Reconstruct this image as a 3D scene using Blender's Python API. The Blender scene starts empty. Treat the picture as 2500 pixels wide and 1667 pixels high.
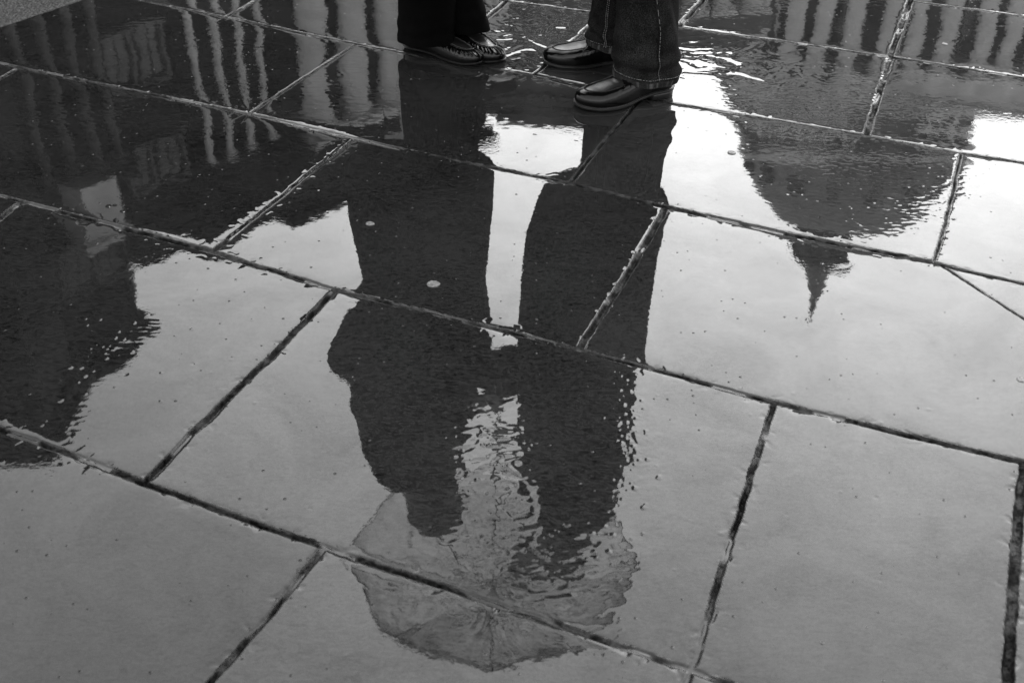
import bpy, bmesh, math, random
import numpy as np
from mathutils import Vector, Matrix
random.seed(7)
PI = math.pi
R = math.radians
scene = bpy.context.scene
COL = scene.collection

# ------------------------------------------------------------------ materials
def new_mat(name):
    m = bpy.data.materials.new(name); m.use_nodes = True
    nt = m.node_tree; nt.nodes.clear()
    out = nt.nodes.new('ShaderNodeOutputMaterial')
    return m, nt, out
def N(nt, t, **kw):
    n = nt.nodes.new(t)
    for k, v in kw.items(): setattr(n, k, v)
    return n
def setin(n, **kw):
    for k, v in kw.items():
        n.inputs[k.replace('_', ' ')].default_value = v
def grey(v): return (v, v, v, 1)
def ramp(nt, src, a, b, va, vb):
    m = N(nt, 'ShaderNodeMapRange'); m.inputs['From Min'].default_value = a; m.inputs['From Max'].default_value = b
    m.inputs['To Min'].default_value = va; m.inputs['To Max'].default_value = vb
    nt.links.new(src, m.inputs['Value']); return m.outputs['Result']
def math_(nt, op, a, b=None, c=None):
    m = N(nt, 'ShaderNodeMath', operation=op)
    for i, v in enumerate((a, b, c)):
        if v is None: continue
        if isinstance(v, (int, float)): m.inputs[i].default_value = v
        else: nt.links.new(v, m.inputs[i])
    return m.outputs[0]
def comb(nt, v):
    c = N(nt, 'ShaderNodeCombineXYZ')
    for i in range(3): nt.links.new(v, c.inputs[i])
    return c.outputs[0]
def noise(nt, co, scale, detail=2, rough=.5, dist=0):
    n = N(nt, 'ShaderNodeTexNoise'); setin(n, Scale=scale, Detail=detail, Roughness=rough, Distortion=dist)
    if co is not None: nt.links.new(co, n.inputs['Vector'])
    return n.outputs['Fac']

def simple_mat(name, base, rough=.6, ior=1.5, nscale=8, namp=.25, bump=0, bscale=60, spec=None):
    m, nt, out = new_mat(name)
    b = N(nt, 'ShaderNodeBsdfPrincipled'); tc = N(nt, 'ShaderNodeTexCoord')
    nz = noise(nt, tc.outputs['Object'], nscale, 4, .6)
    v = ramp(nt, nz, .3, .7, base * (1 - namp), base * (1 + namp))
    nt.links.new(comb(nt, v), b.inputs['Base Color'])
    setin(b, Roughness=rough, IOR=ior)
    if spec is not None: b.inputs['Specular IOR Level'].default_value = spec
    if bump:
        bp = N(nt, 'ShaderNodeBump'); setin(bp, Strength=1.0, Distance=bump)
        nt.links.new(noise(nt, tc.outputs['Object'], bscale, 4, .6), bp.inputs['Height'])
        nt.links.new(bp.outputs[0], b.inputs['Normal'])
    nt.links.new(b.outputs[0], out.inputs[0])
    return m

def stone_mat(name, hires=True):
    m, nt, out = new_mat(name)
    b = N(nt, 'ShaderNodeBsdfPrincipled')
    geo = N(nt, 'ShaderNodeNewGeometry'); P = geo.outputs['Position']
    if hires:
        jt = N(nt, 'ShaderNodeAttribute', attribute_name='joint').outputs['Fac']
        dry = N(nt, 'ShaderNodeAttribute', attribute_name='dry').outputs['Fac']
        tone = N(nt, 'ShaderNodeAttribute', attribute_name='tone').outputs['Fac']
    else:
        mp = N(nt, 'ShaderNodeMapping'); mp.inputs['Rotation'].default_value = (0, 0, R(22))
        nt.links.new(P, mp.inputs['Vector'])
        br = N(nt, 'ShaderNodeTexBrick'); setin(br, Scale=1.0, Mortar_Size=.008, Mortar_Smooth=.3, Brick_Width=.82, Row_Height=.6)
        nt.links.new(mp.outputs[0], br.inputs['Vector'])
        jt = br.outputs['Fac']
        dry = None; tone = None
    # swirling sawn / worn texture of the slab
    mp2 = N(nt, 'ShaderNodeMapping'); mp2.inputs['Rotation'].default_value = (0, 0, R(35)); mp2.inputs['Scale'].default_value = (1, 2.6, 1)
    nt.links.new(P, mp2.inputs['Vector'])
    sw = noise(nt, mp2.outputs[0], 28, 5, .62, 3.2)
    fine = noise(nt, P, 420, 2, .6)
    big = noise(nt, P, 3.2, 3, .5)
    v = math_(nt, 'ADD', math_(nt, 'MULTIPLY', sw, .68), math_(nt, 'ADD', math_(nt, 'MULTIPLY', fine, .3), math_(nt, 'MULTIPLY', big, .25)))
    col = ramp(nt, v, .43, .68, .0006, .0178)
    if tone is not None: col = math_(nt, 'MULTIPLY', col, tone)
    mort = ramp(nt, noise(nt, P, 160, 3, .6), .35, .75, .0008, .016)
    mx = N(nt, 'ShaderNodeMix'); nt.links.new(jt, mx.inputs['Factor'])
    nt.links.new(col, mx.inputs['A']); nt.links.new(mort, mx.inputs['B'])
    nt.links.new(comb(nt, mx.outputs['Result']), b.inputs['Base Color'])
    # roughness: a thin water film with slightly duller fields
    r0 = ramp(nt, noise(nt, P, 9, 4, .6), .35, .75, .004, .03)
    r = math_(nt, 'ADD', r0, math_(nt, 'MULTIPLY', jt, .45))
    wet = ramp(nt, noise(nt, P, 38, 4, .6), .46, .60, .03, .45)
    sl_ = math_(nt, 'ADD', ramp(nt, noise(nt, P, 4.5, 7, .68, .9), .32, .68, .41, .59), ramp(nt, noise(nt, mp2.outputs[0], 46, 4, .7, 1.5), .35, .65, -.035, .035))
    if tone is not None: sl_ = math_(nt, 'MULTIPLY', sl_, math_(nt, 'ADD', math_(nt, 'MULTIPLY', tone, .35), .68))
    sl_ = math_(nt, 'ADD', sl_, ramp(nt, noise(nt, P, 260, 2, .7), .3, .7, -.045, .045))
    ms = N(nt, 'ShaderNodeMix'); nt.links.new(jt, ms.inputs['Factor']); nt.links.new(sl_, ms.inputs['A']); nt.links.new(wet, ms.inputs['B'])
    nt.links.new(ms.outputs['Result'], b.inputs['Specular IOR Level'])
    if dry is not None: r = math_(nt, 'ADD', r, math_(nt, 'MULTIPLY', dry, .16))
    nt.links.new(r, b.inputs['Roughness'])
    setin(b, IOR=1.40)
    # relief: little pits and drops, and fine grain of the film
    vo = N(nt, 'ShaderNodeTexVoronoi', feature='F1', voronoi_dimensions='2D'); setin(vo, Scale=44, Randomness=1.0)
    nt.links.new(P, vo.inputs['Vector'])
    sx = N(nt, 'ShaderNodeSeparateColor'); nt.links.new(vo.outputs['Color'], sx.inputs[0])
    rad = ramp(nt, sx.outputs[0], .88, 1.0, 0.0, .13)      # only the odd cell holds a drop
    hgt = math_(nt, 'MAXIMUM', math_(nt, 'SUBTRACT', rad, vo.outputs['Distance']), 0.0)
    drop = math_(nt, 'MINIMUM', math_(nt, 'MULTIPLY', hgt, .006), .0006)
    mp3 = N(nt, 'ShaderNodeMapping'); mp3.inputs['Scale'].default_value = (1, 1, 1)
    nt.links.new(P, mp3.inputs['Vector'])
    g1 = math_(nt, 'MULTIPLY', noise(nt, P, 95, 2, .5), .000042)
    g2 = math_(nt, 'MULTIPLY', noise(nt, P, 330, 2, .6), .000005)
    gate = ramp(nt, noise(nt, P, 6, 3, .6), .42, .68, .25, 1.25)
    h = math_(nt, 'ADD', drop, math_(nt, 'MULTIPLY', math_(nt, 'ADD', g1, g2), gate))
    h = math_(nt, 'ADD', h, math_(nt, 'MULTIPLY', math_(nt, 'MULTIPLY', noise(nt, P, 210, 3, .6), jt), .0035))
    if not hires: h = math_(nt, 'ADD', h, math_(nt, 'MULTIPLY', jt, -.006))
    bp = N(nt, 'ShaderNodeBump'); setin(bp, Strength=1.0, Distance=1.0)
    nt.links.new(h, bp.inputs['Height']); nt.links.new(bp.outputs[0], b.inputs['Normal'])
    nt.links.new(b.outputs[0], out.inputs[0])
    return m

M = {}
M['stone'] = stone_mat('wet_stone')
M['stone_far'] = stone_mat('wet_stone_far', False)
M['tarmac'] = simple_mat('wet_tarmac', .012, .4, 1.4, 300, .8, .0012, 420, .25)
M['leather'] = simple_mat('black_leather', .0015, .17, 1.45, 30, .4, .0004, 90, .28)
M['leather_vamp'] = simple_mat('black_leather_vamp', .004, .36, 1.6, 30, .4, .0004, 110)
M['sole'] = simple_mat('black_sole', .008, .42, 1.5, 60, .4, .0002, 300)
M['thread'] = simple_mat('dark_thread', .05, .45, 1.5)
M['pale_thread'] = simple_mat('pale_thread', .15, .8, 1.5, 400, .7)
M['trouser'] = simple_mat('black_wool', .0012, .95, 1.4, 12, .3, .0006, 500, .06)
M['coat'] = simple_mat('black_coat', .003, .9, 1.4, 10, .3, .001, 300, .1)
M['skin'] = simple_mat('skin', .35, .5, 1.4, 20, .1)
M['hair'] = simple_mat('dark_hair', .012, .5, 1.5, 90, .5, .003, 60)
M['metal'] = simple_mat('umbrella_metal', .25, .3, 1.5)
M['pale_stone'] = simple_mat('portland_stone', .72, .85, 1.4, .5, .3, 0, 60, .12)
M['mid_stone'] = simple_mat('weathered_stone', .12, .85, 1.4, .6, .4, 0, 60, .12)
M['dark_stone'] = simple_mat('soot_stone', .008, .85, 1.4, .7, .45, 0, 60, .12)
M['roof_lead'] = simple_mat('roof_lead', .22, .6, 1.5, .8, .35)
M['win'] = simple_mat('dark_glass', .02, .15, 1.5, 2, .3)
M['gum'] = simple_mat('gum', .10, .3, 1.45, 300, .6, .0015, 260)

def denim():
    m, nt, out = new_mat('dark_denim')
    b = N(nt, 'ShaderNodeBsdfPrincipled'); tc = N(nt, 'ShaderNodeTexCoord'); P = tc.outputs['Object']
    mp = N(nt, 'ShaderNodeMapping'); mp.inputs['Scale'].default_value = (900, 900, 320)
    nt.links.new(P, mp.inputs['Vector'])
    n1 = N(nt, 'ShaderNodeTexNoise'); setin(n1, Scale=1.0, Detail=2); nt.links.new(mp.outputs[0], n1.inputs['Vector'])
    n2 = noise(nt, P, 22, 4, .65)
    wear = N(nt, 'ShaderNodeAttribute', attribute_name='wear').outputs['Fac']
    a = math_(nt, 'MULTIPLY', ramp(nt, n1.outputs['Fac'], .42, .75, .001, .032), ramp(nt, n2, .3, .7, .35, 1.3))
    a = math_(nt, 'ADD', a, math_(nt, 'MULTIPLY', wear, .09))
    nt.links.new(comb(nt, a), b.inputs['Base Color'])
    setin(b, Roughness=.95, IOR=1.3); b.inputs['Specular IOR Level'].default_value = .15
    bp = N(nt, 'ShaderNodeBump'); setin(bp, Strength=1.0, Distance=.0006); nt.links.new(n1.outputs['Fac'], bp.inputs['Height'])
    nt.links.new(bp.outputs[0], b.inputs['Normal']); nt.links.new(b.outputs[0], out.inputs[0])
    return m
M['denim'] = denim()

def clear_plastic():
    m, nt, out = new_mat('clear_canopy')
    tr = N(nt, 'ShaderNodeBsdfTransparent'); gl = N(nt, 'ShaderNodeBsdfPrincipled'); mx = N(nt, 'ShaderNodeMixShader')
    tr.inputs['Color'].default_value = grey(.88)
    tc = N(nt, 'ShaderNodeTexCoord')
    setin(gl, Roughness=.35, IOR=1.3); gl.inputs['Base Color'].default_value = grey(.02)
    lw = N(nt, 'ShaderNodeLayerWeight'); setin(lw, Blend=.5)
    nz = ramp(nt, noise(nt, tc.outputs['Object'], 9, 5, .65, 1.5), .5, .8, 0, .35)
    f = math_(nt, 'ADD', ramp(nt, lw.outputs['Facing'], .28, .80, .03, .72), nz)
    cr = N(nt, 'ShaderNodeAttribute', attribute_name='crease').outputs['Fac']
    f = math_(nt, 'MINIMUM', math_(nt, 'ADD', math_(nt, 'ADD', f, .05), math_(nt, 'MULTIPLY', cr, .9)), .93)
    bp = N(nt, 'ShaderNodeBump'); setin(bp, Strength=.8, Distance=.02)
    nt.links.new(noise(nt, tc.outputs['Object'], 14, 4, .6, 1), bp.inputs['Height']); nt.links.new(bp.outputs[0], gl.inputs['Normal'])
    nt.links.new(f, mx.inputs[0]); nt.links.new(tr.outputs[0], mx.inputs[1]); nt.links.new(gl.outputs[0], mx.inputs[2])
    nt.links.new(mx.outputs[0], out.inputs[0])
    return m
M['canopy'] = clear_plastic()

# ------------------------------------------------------------------ object helpers
def tag(o, label=None, cat=None, group=None, kind=None):
    if label: o['label'] = label
    if cat: o['category'] = cat
    if group: o['group'] = group
    if kind: o['kind'] = kind
    return o
def empty(name, loc, label=None, cat=None, group=None, rz=0):
    o = bpy.data.objects.new(name, None); COL.objects.link(o); o.location = loc; o.rotation_euler = (0, 0, rz)
    o.empty_display_size = .1
    return tag(o, label, cat, group)
def link(name, me, mat, parent=None, smooth=True):
    o = bpy.data.objects.new(name, me); COL.objects.link(o)
    if mat is not None: me.materials.append(mat)
    if smooth: me.shade_smooth()
    if parent is not None: o.parent = parent
    return o
class MB:
    """collects shapes into one mesh"""
    def __init__(s): s.v = []; s.f = []
    def add(s, vs, fs):
        n = len(s.v); s.v += [tuple(v) for v in vs]; s.f += [tuple(i + n for i in f) for f in fs]
    def box(s, c, d, rz=0):
        cx, cy, cz = c; a, b, h = d[0] / 2, d[1] / 2, d[2] / 2
        ca, sa = math.cos(rz), math.sin(rz); vs = []
        for z in (-h, h):
            for x, y in ((-a, -b), (a, -b), (a, b), (-a, b)):
                vs.append((cx + x * ca - y * sa, cy + x * sa + y * ca, cz + z))
        s.add(vs, [(3, 2, 1, 0), (4, 5, 6, 7), (0, 1, 5, 4), (1, 2, 6, 5), (2, 3, 7, 6), (3, 0, 4, 7)])
    def loft(s, rings, cap=True, closed=True):
        """rings: list of equal-length vertex loops"""
        n = len(rings[0]); vs = [p for r in rings for p in r]; fs = []
        for k in range(len(rings) - 1):
            for i in range(n if closed else n - 1):
                j = (i + 1) % n
                fs.append((k * n + i, k * n + j, (k + 1) * n + j, (k + 1) * n + i))
        if cap:
            fs.append(tuple(range(n - 1, -1, -1))); fs.append(tuple((len(rings) - 1) * n + i for i in range(n)))
        s.add(vs, fs)
    def tube(s, pts, rad, n=8, cap=True):
        pts = [Vector(p) for p in pts]; rings = []
        if isinstance(rad, (int, float)): rad = [rad] * len(pts)
        up = Vector((0, 0, 1)); prev = None
        for i, p in enumerate(pts):
            t = (pts[min(i + 1, len(pts) - 1)] - pts[max(i - 1, 0)]).normalized()
            if prev is None:
                a = t.cross(up)
                if a.length < .05: a = t.cross(Vector((1, 0, 0)))
            else: a = prev - t * prev.dot(t)
            a.normalize(); prev = a; b = t.cross(a)
            rings.append([p + (a * math.cos(2 * PI * k / n) + b * math.sin(2 * PI * k / n)) * rad[i] for k in range(n)])
        s.loft(rings, cap)
    def limb(s, p0, p1, r0, r1, n=16):
        """tapered capsule"""
        p0, p1 = Vector(p0), Vector(p1); d = (p1 - p0).normalized(); pts = []; rr = []
        for k in range(5, 0, -1):
            a = k / 5 * PI / 2 * .98; pts.append(p0 - d * r0 * math.sin(a)); rr.append(r0 * math.cos(a))
        for k in range(0, 5): pts.append(p0.lerp(p1, k / 4)); rr.append(r0 + (r1 - r0) * k / 4)
        for k in range(1, 6):
            a = k / 5 * PI / 2 * .98; pts.append(p1 + d * r1 * math.sin(a)); rr.append(r1 * math.cos(a))
        s.tube(pts, rr, n)
    def ball(s, c, r, rot=None, n=20, m=12, fn=None):
        c = Vector(c); r = Vector(r) if not isinstance(r, (int, float)) else Vector((r, r, r)); rings = []
        for i in range(m + 1):
            th = PI * (i / m * .98 + .01)
            ring = []
            for k in range(n):
                ph = 2 * PI * k / n
                q = Vector((math.sin(th) * math.cos(ph), math.sin(th) * math.sin(ph), -math.cos(th)))
                if fn: q = fn(q)
                q = Vector((q.x * r.x, q.y * r.y, q.z * r.z))
                if rot: q = rot @ q
                ring.append(c + q)
            rings.append(ring)
        s.loft(rings)
    def mesh(s, name):
        me = bpy.data.meshes.new(name); me.from_pydata(s.v, [], s.f); me.update(); return me
    def build(s, name, mat, parent=None, smooth=True): return link(name, s.mesh(name), mat, parent, smooth)
    def remeshed(s, name, mat, voxel, parent=None, sm=2):
        o = bpy.data.objects.new('tmp', s.mesh('tmp')); COL.objects.link(o)
        md = o.modifiers.new('r', 'REMESH'); md.mode = 'VOXEL'; md.voxel_size = voxel
        if sm:
            m2 = o.modifiers.new('s', 'SMOOTH'); m2.iterations = sm; m2.factor = .5
        dg = bpy.context.evaluated_depsgraph_get(); dg.update()
        me = bpy.data.meshes.new_from_object(o.evaluated_get(dg)); me.name = name
        bpy.data.objects.remove(o)
        return link(name, me, mat, parent)

# ------------------------------------------------------------------ numpy noise
def perlin(x, y, seed=0):
    xi = np.floor(x).astype(np.int64); yi = np.floor(y).astype(np.int64)
    xf = x - xi; yf = y - yi
    u = xf * xf * xf * (xf * (xf * 6 - 15) + 10); v = yf * yf * yf * (yf * (yf * 6 - 15) + 10)
    def g(ix, iy):
        h = (ix * 374761393 + iy * 668265263 + seed * 2147483647 + 1013904223) & 0xffffffff
        h = ((h ^ (h >> 13)) * 1274126177) & 0xffffffff
        h = h ^ (h >> 16)
        return (h & 0xffff) / 65536.0 * 2 * np.pi
    def dot(ix, iy, dx, dy):
        a = g(ix, iy); return np.cos(a) * dx + np.sin(a) * dy
    n00 = dot(xi, yi, xf, yf); n10 = dot(xi + 1, yi, xf - 1, yf)
    n01 = dot(xi, yi + 1, xf, yf - 1); n11 = dot(xi + 1, yi + 1, xf - 1, yf - 1)
    return ((n00 * (1 - u) + n10 * u) * (1 - v) + (n01 * (1 - u) + n11 * u) * v) * 1.5
def sstep(a, b, x):
    t = np.clip((x - a) / (b - a), 0, 1); return t * t * (3 - 2 * t)
def grid_mesh(name, X, Y, Z, attrs=None):
    r, c = X.shape
    me = bpy.data.meshes.new(name)
    nv = r * c; nf = (r - 1) * (c - 1)
    co = np.empty((nv, 3), np.float32); co[:, 0] = X.ravel(); co[:, 1] = Y.ravel(); co[:, 2] = Z.ravel()
    i = np.arange(nv, dtype=np.int32).reshape(r, c)
    q = np.stack([i[:-1, :-1], i[:-1, 1:], i[1:, 1:], i[1:, :-1]], -1).reshape(-1)
    me.vertices.add(nv); me.vertices.foreach_set('co', co.ravel())
    me.loops.add(nf * 4); me.loops.foreach_set('vertex_index', q)
    me.polygons.add(nf); me.polygons.foreach_set('loop_start', np.arange(0, nf * 4, 4, dtype=np.int32))
    me.update(calc_edges=True)
    for k, a in (attrs or {}).items():
        at = me.attributes.new(k, 'FLOAT', 'POINT'); at.data.foreach_set('value', a.ravel().astype(np.float32))
    return me

# ------------------------------------------------------------------ pavement
S = 1.22
JOINTS = {
  'A1': [(-1.95, 3.26), (-1.5157, 3.0913), (-1.4262, 3.0463), (-1.0222, 2.8868), (-0.6657, 2.7523), (-0.3997, 2.6326), (-0.1325, 2.5243), (0.1216, 2.4271), (0.335, 2.3233), (0.5792, 2.219), (0.8768, 2.1076), (0.9551, 2.0684), (1.0863, 2.0118), (1.6, 1.79)],
  'A2': [(-1.6, 2.47), (-1.2075, 2.3147), (-1.1368, 2.2816), (-0.8631, 2.1694), (-0.618, 2.068), (-0.4803, 1.9998), (-0.3491, 1.9363), (-0.0967, 1.8416), (0.1233, 1.7592), (0.2843, 1.6887), (0.4569, 1.6154), (0.6507, 1.5407), (0.8829, 1.4554), (1.2, 1.32)],
  'A3': [(-1.3, 1.67), (-0.8884, 1.5107), (-0.833, 1.4788), (-0.6969, 1.4221), (-0.5647, 1.3591), (-0.4157, 1.2949), (-0.2651, 1.2311), (-0.0982, 1.1653), (0.0851, 1.0922), (0.2497, 1.024), (0.309, 0.9979), (.6, .87)],
  'A0': [(-1.95, 3.94), (-1.2627, 3.6311), (-0.8971, 3.4679), (-0.6388, 3.3457), (-0.3438, 3.2207), (-0.1405, 3.1427), (0.0407, 3.0824), (0.3894, 2.9144), (0.8802, 2.7432), (1.0854, 2.6555), (1.2968, 2.5873), (1.9, 2.36)],
  'AT': [(-0.2857, 3.8095), (-0.0476, 3.6953), (0.2344, 3.6078), (0.4839, 3.5062), (0.7865, 3.4034), (1.0799, 3.2987), (1.4973, 3.1354), (1.95, 2.96)],
  'AU': [(1.2725, 3.8111), (1.6916, 3.6667), (2.0, 3.56)],
  'cr': [(0.887, 2.0958), (0.9347, 2.0033), (0.9882, 1.9), (1.0162, 1.8199)],
  'B1': [(-0.5647, 1.3591), (-0.5026, 1.5292), (-0.4333, 1.703), (-0.3491, 1.9363)],
  'B2': [(-0.618, 2.068), (-0.5526, 2.2374), (-0.486, 2.4094), (-0.3997, 2.6326)],
  'B3': [(-0.6863, 2.7562), (-0.5843, 3.0114), (-0.4757, 3.2763)],
  'B3b': [(-0.8971, 3.4679), (-0.8185, 3.6806), (-.74, 3.9)],
  'B4': [(-0.3859, 0.9521), (-0.3733, 0.9812), (-0.32, 1.0998), (-0.2651, 1.2311)],
  'B5': [(0.1233, 1.7592), (0.2284, 2.0269), (0.3348, 2.3213)],
  'B6': [(0.1216, 2.4271), (0.28, 2.8296), (.325, 2.942)],
  'B7': [(0.0407, 3.0824), (0.1321, 3.2948), (0.2318, 3.5471), (0.2619, 3.6103)],
  'B8': [(-.215, 3.175), (-0.1524, 3.3983), (-0.0477, 3.6996)],
  'B9': [(0.4839, 3.5062), (0.6078, 3.812), (.7, 4.05)],
  'B10': [(0.2247, 0.9742), (0.2497, 1.024), (0.3152, 1.2162), (0.3806, 1.3992), (0.4563, 1.6117)],
  'B11': [(0.8722, 2.1073), (0.9757, 2.3533), (1.0915, 2.651)],
  'B12': [(0.8802, 2.7432), (1.0799, 3.2987), (1.2803, 3.8294), (1.337, 3.9709)],
  'B13': [(0.8391, 1.4675), (0.7813, 1.3271), (0.7125, 1.1482), (0.6507, 0.9896)],
  'B14': [(-1.0804, 2.2585), (-1.1143, 2.1257)],
  'B15': [(-1.3637, 3.0224), (-1.4037, 2.8665)],
}
JW = {'A1': .013, 'A2': .011, 'A3': .014, 'A0': .009, 'AT': .010, 'AU': .009, 'cr': .005, 'B1': .013, 'B2': .012, 'B3': .009, 'B3b': .010,
      'B4': .012, 'B5': .016, 'B6': .013, 'B7': .010, 'B8': .011, 'B9': .012, 'B10': .012, 'B11': .008, 'B12': .018, 'B13': .019, 'B14': .012, 'B15': .010}

JR = {'B3': .12, 'B3b': .15, 'B6': .08, 'B14': .4, 'B15': .2, 'B10': .7, 'B9': .6, 'B12': .55, 'A3': .8, 'A2': .8, 'cr': .3, 'B11': .4}
def make_pavement():
    # the grid runs along the courses: p along a course, q across them
    ca_, sa_ = .925, -.38; nn = math.hypot(ca_, sa_); ca_ /= nn; sa_ /= nn
    nr, nc = 1600, 1300
    t = np.linspace(0, 1, nr); q0, q1 = .50, 4.35; e = .5
    qq = (q0 ** e + (q1 ** e - q0 ** e) * t) ** (1 / e)
    qb = 2.66
    def left(q): return np.where(q < qb, -.50 - .96 * q, (-.50 - .96 * qb) + (q - qb) * 1.75)
    right = .55
    tb = np.argmin(np.abs(qq - qb)); qq[tb] = qb
    ss = np.linspace(0, 1, nc)
    Q, Sg = np.meshgrid(qq, ss, indexing='ij')
    Pp = left(Q) + Sg * (right - left(Q))
    X = Pp * ca_ - Q * sa_; Y = Pp * sa_ + Q * ca_
    def rows_for(x0, x1, y_0, y_1, pad):
        qs = [-x * sa_ + y * ca_ for x in (x0, x1) for y in (y_0, y_1)]
        return np.searchsorted(qq, [min(qs) - pad, max(qs) + pad])
    # wobble the joint edges
    wx = X + perlin(X / .05, Y / .05, 1) * .0022 + perlin(X / .015, Y / .015, 2) * .0009
    wy = Y + perlin(X / .05, Y / .05, 3) * .0022 + perlin(X / .015, Y / .015, 4) * .0009
    D = np.full(X.shape, 9.0); RW = np.ones(X.shape)
    for k, pl in JOINTS.items():
        w = JW[k] * .44
        for (ax, ay), (bx, by) in zip(pl[:-1], pl[1:]):
            qs = [-ax * sa_ + ay * ca_, -bx * sa_ + by * ca_]
            r0, r1 = np.searchsorted(qq, [min(qs) - .18, max(qs) + .18])
            if r1 <= r0: continue
            sx = wx[r0:r1]; sy = wy[r0:r1]
            dx, dy = bx - ax, by - ay; L2 = dx * dx + dy * dy
            tt = np.clip(((sx - ax) * dx + (sy - ay) * dy) / L2, 0, 1)
            d = np.hypot(sx - ax - tt * dx, sy - ay - tt * dy) - w
            RW[r0:r1] = np.where(d < D[r0:r1], JR.get(k, 1.0), RW[r0:r1])
            D[r0:r1] = np.minimum(D[r0:r1], d)
    # which slab a point lies on
    def fy(k):
        p = np.array(JOINTS[k]); return np.interp(X, p[:, 0], p[:, 1])
    def fx(k):
        p = np.array(sorted(JOINTS[k], key=lambda q: q[1])); return np.interp(Y, p[:, 1], p[:, 0])
    course = np.zeros(X.shape, int)
    for i, k in enumerate(['A3', 'A2', 'A1', 'A0']): course += (Y > fy(k))
    course += ((Y > fy('AT')) & (X > -.05))
    col = np.zeros(X.shape, int)
    for c, ks in {0: ['B4', 'B10'], 1: ['B14', 'B1', 'B10', 'B13'], 2: ['B15', 'B2', 'B5'], 3: ['B3', 'B6', 'B11'], 4: ['B3b', 'B8', 'B7', 'B12'], 5: ['B9', 'B12']}.items():
        for k in ks:
            if c == 1 and k == 'B10': continue
            p = np.array(JOINTS[k]); dx = p[-1] - p[0]
            xx = p[0, 0] + dx[0] * (Y - p[0, 1]) / dx[1]
            if k == 'B5' or k == 'B2' or k == 'B14' or True:
                col += ((course == c) & (X > xx))
    sid = course * 8 + col
    Z = np.zeros(X.shape); tone = np.ones(X.shape)
    rnd = np.random.RandomState(11)
    for s_ in range(48):
        a = rnd.normal(0, .0022, 2); off = rnd.uniform(-.0012, .0012); tn = rnd.uniform(.85, 1.15)
        a = np.clip(a, -.004, .004)
        mk = sid == s_
        if not mk.any(): continue
        cx, cy = X[mk].mean(), Y[mk].mean()
        if cx < -.42: tn *= .72  # left-hand slabs coloured darker, standing in for lens fall-off
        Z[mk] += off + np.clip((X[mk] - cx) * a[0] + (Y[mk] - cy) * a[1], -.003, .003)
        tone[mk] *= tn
    # gentle undulation, ripples
    Z += perlin(X / .42 + 5, Y / .42, 10) * .00055 * (1)
    Z += perlin(X / .17, Y / .17 + 3, 11) * .00017
    amp = .5 + sstep(-.2, .5, perlin(X / .3, Y / .3, 31))
    Z += perlin(X / .06, Y / .06, 12) * .00003 * amp
    Z += perlin(X / .022, Y / .022, 13) * .000013 * amp
    # slab arrises
    ev = RW * (.3 + .9 *  sstep(-.5, .5, perlin(X / .11, Y / .11, 14)))
    Dp = np.maximum(D, 0)
    ev = ev * (1 + 2.2 * np.exp(-((X + .48) / .22) ** 2 - ((Y - 2.66) / .14) ** 2))
    Z -= ev * (.0006 * np.exp(-Dp / .004) + .00026 * np.exp(-Dp / .020))
    # chipped edges
    chip = sstep(.25, .6, perlin(X / .02, Y / .02, 15)) * np.exp(-Dp / .008) * (D > 0)
    Z -= chip * .0010 * RW
    # puddle film: shallow water whose rim winds over the stone
    def blob(cx, cy, rx, ry, ang=0):
        ca, sa = math.cos(ang), math.sin(ang); u = (X - cx) * ca + (Y - cy) * sa; v = -(X - cx) * sa + (Y - cy) * ca
        return np.exp(-((u / rx) ** 2 + (v / ry) ** 2))
    def film(scale, seed, lo, hi, warp=.5):
        px = X / scale + warp * perlin(X / scale * .7, Y / scale * .7, seed + 50); py = Y / scale + warp * perlin(X / scale * .7 + 9, Y / scale * .7, seed + 51)
        return sstep(lo, hi, perlin(px, py, seed))
    far = np.clip(1.5 * (blob(.02, 3.45, .22, .22) + .9 * blob(.60, 3.18, .17, .14) + .6 * blob(.02, 3.22, .1, .08)), 0, 1)
    Z += far * (.0008 * film(.085, 20, -.3, .5, 1.6) + .0002 * film(.024, 21, -.1, .5))
    mid = np.clip(blob(-.03, 1.50, .09, .09) + blob(.03, 1.36, .09, .07) + blob(.06, 1.24, .11, .06) + .8 * blob(.20, 1.53, .045, .16, .2) + .7 * blob(.09, 1.16, .07, .05), 0, 1)
    Z += mid * (.00014 * perlin((X * .95 + Y * .3) / .030 + perlin(X / .03, Y / .03, 70), (Y * .95 - X * .3) / .012, 22) + .00022 * film(.034, 23, -.2, .6, .8))
    edge = np.clip(blob(-.74, 1.70, .03, .17, R(-35)) * 1.2 + blob(-.70, 1.5, .04, .08), 0, 1)
    Z += edge * .00007 * perlin(X / .026 + perlin(X / .03, Y / .03, 71), Y / .012, 24)
    rim = np.clip(blob(-.05, 1.13, .35, .07, R(-22)) + blob(.25, 1.25, .06, .15, R(-15)), 0, 1)
    Z += rim * .00008 * film(.05, 25, 0, .5, 1.5)
    lft = np.clip(blob(-1.12, 2.72, .3, .12) + blob(-.52, 2.95, .16, .18, R(60)), 0, 1)
    Z += lft * .00007 * perlin(X / .035 + perlin(X / .04, Y / .04, 72), Y / .014, 26)
    Z += sstep(2.9, 3.3, Y) * perlin(X / .020, Y / .020, 73) * .000022
    rgt = np.clip(blob(.78, 2.95, .25, .2) + .75 * blob(.86, 2.42, .22, .16), 0, 1)
    Z += 1.7 * rgt * (perlin(X / .020, Y / .012, 27) * .00006 + perlin(X / .009, Y / .008, 28) * .000035)
    # standing drops and pits
    rd = np.random.RandomState(5)
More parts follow.
